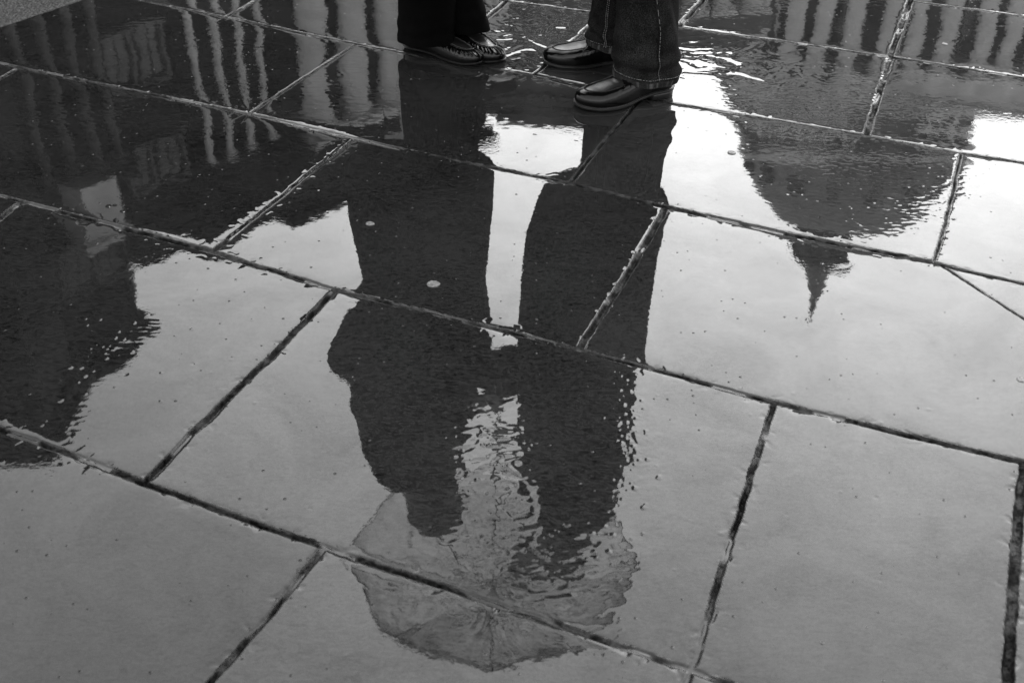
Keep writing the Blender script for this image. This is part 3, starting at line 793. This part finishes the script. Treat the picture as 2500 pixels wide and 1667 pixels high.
def make_man():
    p = empty('person', (.28, 3.05, 0), 'right person in long dark coat, dark jeans and black penny loafers', 'person')
    o = Vector(p.location); L_ = lambda x, y, z: Vector((x, y, z)) - o
    mb = MB()
    shoes = (((.408, 2.988), (.150, 2.862)), ((.352, 3.170), (.066, 3.172)))
    for k, (hx, tx) in enumerate(shoes):
        h = Vector((hx[0], hx[1], 0)); t = Vector((tx[0], tx[1], 0)); d = (t - h).normalized(); an = h + d * .065
        mb.limb(an + Vector((0, 0, .052)) - o, h + d * .20 - o + Vector((0, 0, .034)), .028, .019)
        mb.limb(an + Vector((0, 0, .06)) - o, L_(an.x, an.y, .12), .034, .036)
        kn = L_(an.x * .7 + .22 * .3, an.y * .5 + 3.02 * .5, .50); mb.limb(L_(an.x, an.y, .12), kn, .038, .060)
        mb.limb(kn, L_(.23, 3.02 + (.08 if k else -.08), .92), .064, .09)
    mb.ball(L_(.23, 3.02, .96), (.13, .17, .12)); mb.limb(L_(.23, 3.02, 1.0), L_(.24, 3.02, 1.32), .115, .13)
    mb.ball(L_(.24, 3.02, 1.42), (.12, .20, .12)); mb.limb(L_(.23, 3.02, 1.5), L_(.18, 3.02, 1.69), .062, .056)
    P = head(mb, L_(.150, 3.02, 1.77), (-1, .08, 0), 1.04, R(12))
    for s_ in (-1, 1):
        sh = L_(.24, 3.02 + s_ * .19, 1.46)
        if s_ < 0: el, wr = L_(.22, 3.02 - .235, 1.18), L_(SH[0] + .115, SH[1] - .03, 1.24)
        else: el, wr = L_(.24, 3.02 + .23, 1.17), L_(-.03, 3.18, 1.02)
        mb.limb(sh, el, .055, .043); mb.limb(el, wr, .042, .028)
        if s_ < 0: hand(mb, wr, L_(SH[0], SH[1], 1.24), 1, (-1, 0, 0), 1.0)
        else: mb.limb(wr, wr + Vector((-.07, .0, .0)), .025, .02)
    mb.remeshed('body', M['skin'], .0055, p)
    mb = MB(); rings = []
    prof = [(.325, .256, .176, .18), (.38, .246, .184, .19), (.50, .225, .192, .20), (.80, .215, .195, .20), (1.02, .21, .19, .205), (1.2, .215, .185, .215), (1.35, .215, .175, .235),
            (1.45, .225, .15, .235), (1.52, .23, .125, .20), (1.57, .215, .105, .12), (1.625, .20, .084, .088), (1.655, .195, .080, .083)]
    for z, cx, a, b in prof: rings.append(ell(L_(cx, 3.02, z), a, b, p=2.3))
    mb.loft(rings)
    for s_ in (-1, 1):
        sh = L_(.235, 3.02 + s_ * .19, 1.45)
        if s_ < 0: el, wr = L_(.22, 3.02 - .235, 1.17), L_(SH[0] + .14, SH[1] - .03, 1.23)
        else: el, wr = L_(.24, 3.02 + .23, 1.16), L_(0, 3.18, 1.03)
        mb.limb(sh, el, .082, .076); mb.limb(el, wr, .074, .054)
    mb.remeshed('coat', M['coat'], .009, p, 3)
    mb = MB(); mb.ball(P(-.016, 0, .036), (.105, .090, .102)); mb.ball(P(-.06, 0, -.03), (.05, .076, .08))
    mb.ball(P(.05, 0, .09), (.06, .07, .035))
    mb.remeshed('hair', M['hair'], .006, p)
    # jeans
    o1, at1 = leg_cloth('jean_leg', M['denim'], p, [(.055, .334, 2.950, .089, .067, R(14)), (.12, .330, 2.955, .090, .072, R(10)), (.20, .326, 2.96, .083, .075, R(8)), (.30, .315, 2.965, .083, .08, 0), (.60, .26, 2.96, .095, .10, 0), (.92, .24, 2.94, .115, .12, 0)],
              5, 1.0, n=160, rows=240, wear_hem=True, hemtilt=(-.11, .10))
    o2, at2 = leg_cloth('jean_leg', M['denim'], p, [(.060, .268, 3.165, .084, .066, 0), (.12, .262, 3.165, .075, .070, 0), (.20, .262, 3.16, .068, .072, 0), (.30, .262, 3.15, .075, .08, 0), (.60, .24, 3.10, .09, .10, 0), (.92, .24, 3.10, .115, .12, 0)],
              9, 1.2, n=160, rows=240, wear_hem=True, hemtilt=(-.05, .05))
    for ob, at, th, raised in ((o1, at1, R(278), False), (o2, at2, R(243), True)):
        z0 = .06
        sm = MB(); sm.tube([at(th, z, .0008) for z in np.linspace(z0 + .012, .85, 160)], .0013 if not raised else .002, 6)
        sm.build('seam', M['denim'], ob)
        st = MB()
        for off in ((.045,) if not raised else (-.05, .03)):
            zz = np.arange(z0 + .014, .5, .0038 if not raised else .0052)
            for z in zz:
                a_ = at(th + off, z, .0012); b_ = at(th + off, z + (.0024 if not raised else .003), .0012)
                if (b_ - a_).length > 1e-5: st.tube([a_, b_], .00055 if not raised else .0009, 4)
        for k in range(90):
            t0 = 2 * PI * k / 90; a_ = at(t0, z0 + .0180, .0012); b_ = at(t0 + .042, z0 + .0180, .0012)
            if (b_ - a_).length > 1e-4: st.tube([a_, b_], .0005, 4)
        st.build('stitching', M['pale_thread'], ob)
    make_shoe(p, *shoes[0], 'penny', 1)
    make_shoe(p, *shoes[1], 'penny', -1)
    return p
make_woman(); make_man()

# ------------------------------------------------------------------ umbrella
def make_umbrella():
    c = Vector((SH[0], SH[1], 0)); rr = .52
    u = empty('umbrella', (SH[0], SH[1], 1.02), 'clear plastic umbrella with crumpled canopy held over the two people', 'umbrella')
    hub = Vector((0, .03, 1.0)); rimz = .80
    n = 288; rows = 70; rings = []
    def cp(t, ph):
        """t 0 hub .. 1 rim; canopy sags between ribs"""
        k = 8; sag = (.5 - .5 * math.cos(k * ph)); rad = rr * math.sin(t * PI / 2 * .98) * (1 - .05 * sag * t * t)
        z = rimz + (hub.z - rimz) * math.cos(t * PI / 2 * .98)
        z -= .022 * sag * math.sin(PI * t) * t
        q = perlin(np.array(t * 5.), np.array(ph * 3.5), 5).item() * .008 + perlin(np.array(t * 11.), np.array(ph * 9.), 6).item() * .004
        z += q * min(1, t * 4)
        return Vector((math.cos(ph) * rad, math.sin(ph) * rad + .03, z))
    for j in range(rows): rings.append([cp((j + .25) / (rows - .75), 2 * PI * i / n) for i in range(n)])
    mb = MB(); mb.loft(rings, cap=False); can = mb.build('canopy', M['canopy'], u)
    vv = np.array(mb.v); ph_ = np.arctan2(vv[:, 1] - .03, vv[:, 0]); t_ = np.hypot(vv[:, 0], vv[:, 1] - .03) / rr
    cr_ = np.exp(-(np.abs(perlin(np.cos(ph_) * 5 + t_ * .8, np.sin(ph_) * 5, 61)) / .10) ** 2) * np.exp(-(t_ / .55) ** 2) \
        + np.exp(-(np.abs(perlin(vv[:, 0] * 9, vv[:, 1] * 9 + 4, 62)) / .025) ** 2) * (perlin(vv[:, 0] * 5, vv[:, 1] * 5, 63) > .05)
    at_ = can.data.attributes.new('crease', 'FLOAT', 'POINT'); at_.data.foreach_set('value', np.clip(cr_, 0, 1).astype(np.float32))
    hm = MB(); hm.tube([cp(1, 2 * PI * i / n) for i in range(n + 1)], .0028, 6); hm.build('hem', M['leather'], can)
    for k in range(8):
        ph = 2 * PI * k / 8
        r = MB(); r.tube([cp(t, ph) - Vector((0, 0, .005)) for t in np.linspace(.02, 1, 14)], [.006 - .003 * k / 13 for k in range(14)], 6); rb = r.build('rib', M['sole'], u)
        s_ = MB(); s_.tube([Vector((0, .015, .80)), cp(.55, ph) - Vector((0, 0, .008))], .0018, 6); s_.build('strut', M['metal'], rb)
    t = MB(); t.tube([(0, 0, .02), (0, .02, .6), (0, .03, 1.02)], .0055, 10); t.build('shaft', M['metal'], u)
    t = MB(); t.tube([(0, .03, 1.0), (0, .03, 1.045), (0, .03, 1.06)], [.006, .005, .002], 10); t.build('ferrule', M['metal'], u)
    t = MB(); t.tube([(0, 0, .06), (0, 0, 0), (.006, 0, -.03), (.03, 0, -.05), (.055, 0, -.035), (.058, 0, -.01)], .010, 12); t.build('handle', M['leather'], u)
    t = MB(); t.tube([(0, .015, .79), (0, .015, .81)], .011, 12); t.build('runner', M['metal'], u)
make_umbrella()

# ------------------------------------------------------------------ buildings
def column_mesh(r, h, nseg=20):
    mb = MB(); mb.box((0, 0, r * .25), (2.6 * r, 2.6 * r, .5 * r))
    prof = [(r * 1.25, .5 * r), (r * 1.25, .75 * r), (r * 1.0, .95 * r), (r, h * .33), (r * .86, h - 1.4 * r), (r * .95, h - 1.2 * r), (r * 1.2, h - .5 * r)]
    rings = []
    for rad, z in prof: rings.append([Vector((rad * (1 - .04 * (k % 2)) * math.cos(2 * PI * k / (2 * nseg)), rad * (1 - .04 * (k % 2)) * math.sin(2 * PI * k / (2 * nseg)), z)) for k in range(2 * nseg)])
    mb.loft(rings); mb.box((0, 0, h - .25 * r), (2.6 * r, 2.6 * r, .5 * r))
    return mb.mesh('column')
def window_mesh(w, h):
    f = MB(); t = .16
    f.box((0, -.10, h + t / 2), (w + 2 * t, .28, t)); f.box((0, -.14, -t / 2), (w + 3 * t, .36, t))
    for s_ in (-1, 1): f.box((s_ * (w + t) / 2, -.08, h / 2), (t, .24, h - .004))
    p = MB(); p.box((0, -.02, h / 2), (w - .004, .08, h - .004))
    b = MB(); b.box((0, -.075, h / 2), (.07, .05, h - .01)); b.box((0, -.072, h * .5), (w - .02, .05, .07))
    return f.mesh('window'), p.mesh('pane'), b.mesh('glazing_bar')
def facade(name, A, B, H, depth, mat, trim, label, cols=None, rows=None, base_h=0, colspec=None, cornice=True, roofm=None, parapet=True):
    """building whose front runs A->B (seen from the right-hand side of that direction)"""
    A = Vector(A); B = Vector(B); Ln = (B - A).length; ang = math.atan2(B.y - A.y, B.x - A.x)
    e = empty(name, (A.x, A.y, 0), label, 'building', rz=ang)
    mb = MB(); mb.box((Ln / 2, depth / 2, H / 2), (Ln, depth, H)); mb.build('wall', mat, e, False)
    if cornice:
        c = MB(); c.box((Ln / 2, depth / 2, H + .15), (Ln + 1.0, depth + 1.0, .3)); c.box((Ln / 2, depth / 2, H - .25), (Ln + .6, depth + .6, .45))
        k = 0
        x = .4
        while x < Ln - .3: c.box((x, -.28, H - .65), (.22, .5, .3)); x += .8
        c.build('cornice', M['mid_stone'] if mat is not M['dark_stone'] else mat, e, False)
        r = MB(); r.box((Ln / 2, depth / 2, H + .8), (Ln - .6, depth - .6, 1.0)); r.build('parapet' if parapet else 'roof', roofm or mat, e, False)
    if rows:
        for (zb, wh, n, ww) in rows:
            fm, pm, bm = window_mesh(ww, wh); 
            for m_ in (fm,): m_.materials.append(trim)
            pm.materials.append(M['win']); bm.materials.append(trim)
            for i in range(n):
                o = bpy.data.objects.new('window', fm); COL.objects.link(o); o.parent = e; o.location = (Ln * (i + .5) / n, 0, zb)
                q = bpy.data.objects.new('pane', pm); COL.objects.link(q); q.parent = o
                q = bpy.data.objects.new('glazing_bar', bm); COL.objects.link(q); q.parent = o
    if colspec:
        n, r, h, zb, off = colspec; cm = column_mesh(r, h); cm.materials.append(trim); cm.shade_smooth()
        for i in range(n):
            o = bpy.data.objects.new('column', cm); COL.objects.link(o); o.parent = e; o.location = (Ln * (i + .5) / n, -off, zb)
        s_ = MB(); s_.box((Ln / 2, -off / 2 - .02, zb + h + .5), (Ln + .2, off + 2 * r, .996)); s_.build('entablature', mat, e, False)
        s_ = MB(); s_.box((Ln / 2, -off / 2 - .02, zb - .3), (Ln + .4, off + 2.4 * r, .6)); s_.build('plinth', trim, e, False)
    return e
# buildings run clockwise round the far side of the square
facade('corner_building', (-44, 25.5), (-14.2, 27.9), 22, 3.3, M['dark_stone'], M['mid_stone'], 'tall soot-dark building nearest on the far left, reflected as the dark mass', rows=[(2, 3.2, 8, 1.4), (7, 3, 8, 1.3), (11.5, 2.6, 8, 1.2), (16, 2.4, 8, 1.2)])
cb = facade('classical_building', (-17.5, 32.5), (-14.5, 37.65), 24.3, 9, M['dark_stone'], M['mid_stone'], 'tall dark stone building with pale columns on its narrow side front', rows=[(19.5, 2, 4, 1.1)], colspec=(6, .2, 15.2, 1.2, 1.0))
facade('corner_shop_building', (-14.3, 38.0), (-12.8, 40.6), 20.8, 9, M['dark_stone'], M['mid_stone'], 'lower dark stone building squeezed between two taller fronts at the left', rows=[(8, 2.4, 2, 1.0), (13, 2.2, 2, 1.0), (17, 1.8, 2, 1.0)])
tt_ = MB(); tt_.box((3.3, -1.85, 17.3), (1.5, 1.0, 2.0)); tt_.box((3.3, -1.85, 18.4), (1.8, 1.3, .25)); tt_.build('sky_notch_block', M['pale_stone'], cb, False)  # pale block added to stand in for a bright notch of sky
facade('terrace_building', (-12.6, 41.0), (-10.0, 43.9), 22, 9, M['dark_stone'], M['pale_stone'], 'narrow dark stone house front with thin pale columns, between the two classical buildings', colspec=(4, .17, 17.6, 1.0, .5))
bk = facade('bank_building', (-9.7, 44.3), (-1.6, 53.0), 23.0, 9, M['dark_stone'], M['pale_stone'], 'stone building with wide pale columns left of the person in wide trousers', colspec=(6, .66, 18.2, .8, 1.3))
pr_ = MB(); pr_.box((6.25, -1.6, 12.2), (2.7, 1.6, 24.4)); pr_.build('pier', M['pale_stone'], bk, False)
facade('gallery_building', (-1.4, 53.4), (4.2, 53.0), 21.5, 10, M['mid_stone'], M['pale_stone'], 'mid grey stone block reflected between the feet of the two people', rows=[(2, 3.6, 3, 1.2), (8, 3, 3, 1.1), (13, 2.6, 3, 1.1), (17.5, 2, 3, 1.1)])
facade('low_building', (4.6, 60), (12.4, 62), 20.6, 10, M['mid_stone'], M['pale_stone'], 'lower pale fronted building just right of the middle block', colspec=(5, .5, 18, .6, 1.2))

def church():
    D_ = 74.
    e = empty('church', (20.6, 71, 0), 'pale stone church with domed roof, columned front and needle spire, reflected at the right', 'church', rz=0)
    o = Vector((20.6, 71, 0))
    w = MB(); w.box((1.55, 7, 15.5), (14.3, 14, 31.0)); wl_ = w.build('wall', M['mid_stone'], e, False)
    wing = MB(); wing.box((10.6, 6, 13.3), (3.7, 11, 26.6)); wing.build('wing', M['mid_stone'], e, False)
    c = MB(); c.box((1.55, 7, 31.25), (15.3, 15, .5)); c.box((1.55, 7, 29.8), (14.8, 14.5, .5)); c.box((10.7, 6, 26.9), (4.2, 11.9, .6)); c.build('cornice', M['pale_stone'], e, False)
    dr = MB(); dr.loft([ell((3.2, 7.2, z), 7.7, 7.7, n=64) for z in (0, 31.8)]); dr.build('drum', M['mid_stone'], e, False)
    d = MB(); rings = []
    for k in range(17):
        t = k / 16; rad = math.cos(t * PI / 2 * .95) ** .9
        rings.append([Vector((3.2 + 7.7 * rad * math.cos(2 * PI * i / 64) * (1 + .012 * (i % 4 == 0)), 7.2 + 7.7 * rad * math.sin(2 * PI * i / 64) * (1 + .012 * (i % 4 == 0)), 31.9 + 9.3 * math.sin(t * PI / 2))) for i in range(64)])
    d.loft(rings); dome = d.build('dome', M['roof_lead'], e)
    for k in range(9):
        a = PI + PI * (k + .5) / 9; dm = MB(); q = Vector((3.2 + 7.35 * math.cos(a), 7.2 + 7.35 * math.sin(a), 34.6))
        dm.box(q, (1.0, .8, 1.5), a); dm.build('dormer', M['mid_stone'], dome, False)
    TX = 2.5
    t = MB(); t.box((TX, 7.2, 41.6), (3.2, 3.2, 2.6)); t.box((TX, 7.2, 43.0), (3.7, 3.7, .35)); tw = t.build('tower', M['mid_stone'], e, False)
    for s_ in (-1, 1):
        l = MB(); l.box((TX + s_ * .75, 5.55, 41.7), (.6, .12, 1.7)); l.build('louvre', M['win'], tw, False)
    s_ = MB(); rings = []
    for r_, z in ((1.35, 43.2), (1.15, 43.8), (.62, 45.6), (.26, 47.3), (.06, 49.0)):
        rings.append([Vector((TX + r_ * math.cos(2 * PI * i / 8), 7.2 + r_ * math.sin(2 * PI * i / 8), z)) for i in range(8)])
    s_.loft(rings); sp = s_.build('spire', M['roof_lead'], e, False)
    b = MB(); b.ball((TX, 7.2, 49.1), .2, n=12, m=8); b.build('finial', M['metal'], sp)
    # portico of giant columns before the body
    cm = column_mesh(.62, 23.6, 18); cm.materials.append(M['pale_stone']); cm.shade_smooth()
    for i in range(11):
        q = bpy.data.objects.new('column', cm); COL.objects.link(q); q.parent = e; q.location = (-6.6 + i * 1.93 + (.25 if i % 3 == 1 else 0), -2.6, 1.6)
    en = MB(); en.box((3.1, -1.6, 26.0), (21.4, 3.6, 1.6)); en.box((3.1, -1.7, 27.0), (22.2, 4.2, .4)); en.build('entablature', M['pale_stone'], e, False)
    st = MB()
    for k in range(5): st.box((3.1, -2.2 - k * .2, .16 + .32 * (4 - k)), (23.6 + k * .4, 4.6 + k * .4, .316))
    st.build('steps', M['pale_stone'], e, False)
    fm, pm, bm = window_mesh(1.5, 3.2); fm.materials.append(M['pale_stone']); pm.materials.append(M['win']); bm.materials.append(M['pale_stone'])
    for z in (4, 10, 16, 21.5, 27.2):
        for i in range(5):
            ob = bpy.data.objects.new('window', fm); COL.objects.link(ob); ob.parent = e; ob.location = (-4.2 + i * 2.75, 0, z)
            q = bpy.data.objects.new('pane', pm); COL.objects.link(q); q.parent = ob
            q = bpy.data.objects.new('glazing_bar', bm); COL.objects.link(q); q.parent = ob
church()
# wide colonnade right of the church
facade('colonnade_building', (34.6, 78), (60, 82), 29, 12, M['mid_stone'], M['pale_stone'], 'long colonnaded stone front beyond the right side of the church', colspec=(13, .6, 24, 1, 1.6))

# ------------------------------------------------------------------ small things on the paving
def gum(x, y, r, label, seed, ring=False):
    mb = MB(); n = 36; rings = []
    prof = [(1.0, -.0012), (.99, .0010), (.9, .0021), (.75, .0016 if ring else .0024), (.4, .0008 if ring else .0025), (.02, .0008 if ring else .0025)]
    for pr, z in prof:
        rings.append([Vector((pr * r * (1 + .07 * math.sin(2 * t + seed) + .03 * math.sin(5 * t + seed)) * math.cos(t), pr * r * .92 * (1 + .05 * math.sin(3 * t + seed)) * math.sin(t), z)) for t in [2 * PI * k / n for k in range(n)]])
    mb.loft(rings)
    o = mb.build('chewing_gum', M['gum']); o.location = (x, y, .0008); tag(o, label, 'gum spot', 'flattened gum spots on the paving')
gum(-.159, 1.966, .0125, 'round ringed pale gum spot in the dark slab at the centre', 1, True)
gum(-.312, 2.203, .009, 'small pale gum spot left of centre, near the bright sky patch', 2)
gum(.521, 2.612, .010, 'flat white gum spot on the bright slab right of the jeans', 3)
gum(1.272, 3.415, .009, 'tiny white gum spot on the far right slab by the wide joint', 4)
gum(.914, 1.700, .009, 'white gum spot at the right edge of the picture', 5)

# ------------------------------------------------------------------ light
SUN_AZ, SUN_EL = R(15), R(18)       # azimuth measured from +Y towards +X
w = bpy.data.worlds.new('World'); scene.world = w; w.use_nodes = True
nt = w.node_tree; nt.nodes.clear()
out = N(nt, 'ShaderNodeOutputWorld'); bg = N(nt, 'ShaderNodeBackground'); sky = N(nt, 'ShaderNodeTexSky')
sky.sky_type = 'NISHITA'; sky.sun_disc = False; sky.sun_elevation = SUN_EL; sky.sun_rotation = SUN_AZ
sky.air_density = 1.6; sky.dust_density = 6.0; sky.ozone_density = 1.0
bw = N(nt, 'ShaderNodeRGBToBW'); nt.links.new(sky.outputs[0], bw.inputs[0])
tc = N(nt, 'ShaderNodeTexCoord')
cl = ramp(nt, noise(nt, tc.outputs['Generated'], 2.2, 5, .6, .6), .3, .75, .9, 1.12)
lum = math_(nt, 'MULTIPLY', math_(nt, 'POWER', bw.outputs[0], .6), 2.8)
lum = math_(nt, 'DIVIDE', lum, math_(nt, 'POWER', math_(nt, 'ADD', math_(nt, 'POWER', math_(nt, 'DIVIDE', lum, 14.0), 3.0), 1.0), .3333))
v = math_(nt, 'MULTIPLY', lum, cl)   # thin cloud evens the sky out
nt.links.new(comb(nt, v), bg.inputs['Color']); bg.inputs['Strength'].default_value = .14
nt.links.new(bg.outputs[0], out.inputs[0])
sl = bpy.data.lights.new('sun', 'SUN'); sl.energy = .6; sl.angle = R(7); sl.color = (1, 1, 1)
so = bpy.data.objects.new('sun', sl); COL.objects.link(so)
dv = Vector((math.sin(SUN_AZ) * math.cos(SUN_EL), math.cos(SUN_AZ) * math.cos(SUN_EL), math.sin(SUN_EL)))
so.rotation_euler = dv.to_track_quat('Z', 'Y').to_euler(); so.location = dv * 30

# ------------------------------------------------------------------ camera
cam = bpy.data.cameras.new('camera'); co = bpy.data.objects.new('camera', cam); COL.objects.link(co)
cam.sensor_width = 36; cam.lens = 2850 / 2500 * 36; cam.clip_end = 2000; cam.clip_start = .02
co.matrix_world = Matrix.Translation((0, 0, S)) @ Matrix.Rotation(R(90 - 34.5), 4, 'X') @ Matrix.Rotation(R(1.7), 4, 'Z')
cam.dof.use_dof = True; cam.dof.focus_distance = 3.05; cam.dof.aperture_fstop = 7.5
scene.camera = co
scene.view_settings.view_transform = 'Standard'; scene.view_settings.look = 'None'; scene.view_settings.gamma = 1
scene.view_settings.exposure = 2.24
scene.render.resolution_x = 1024; scene.render.resolution_y = 682
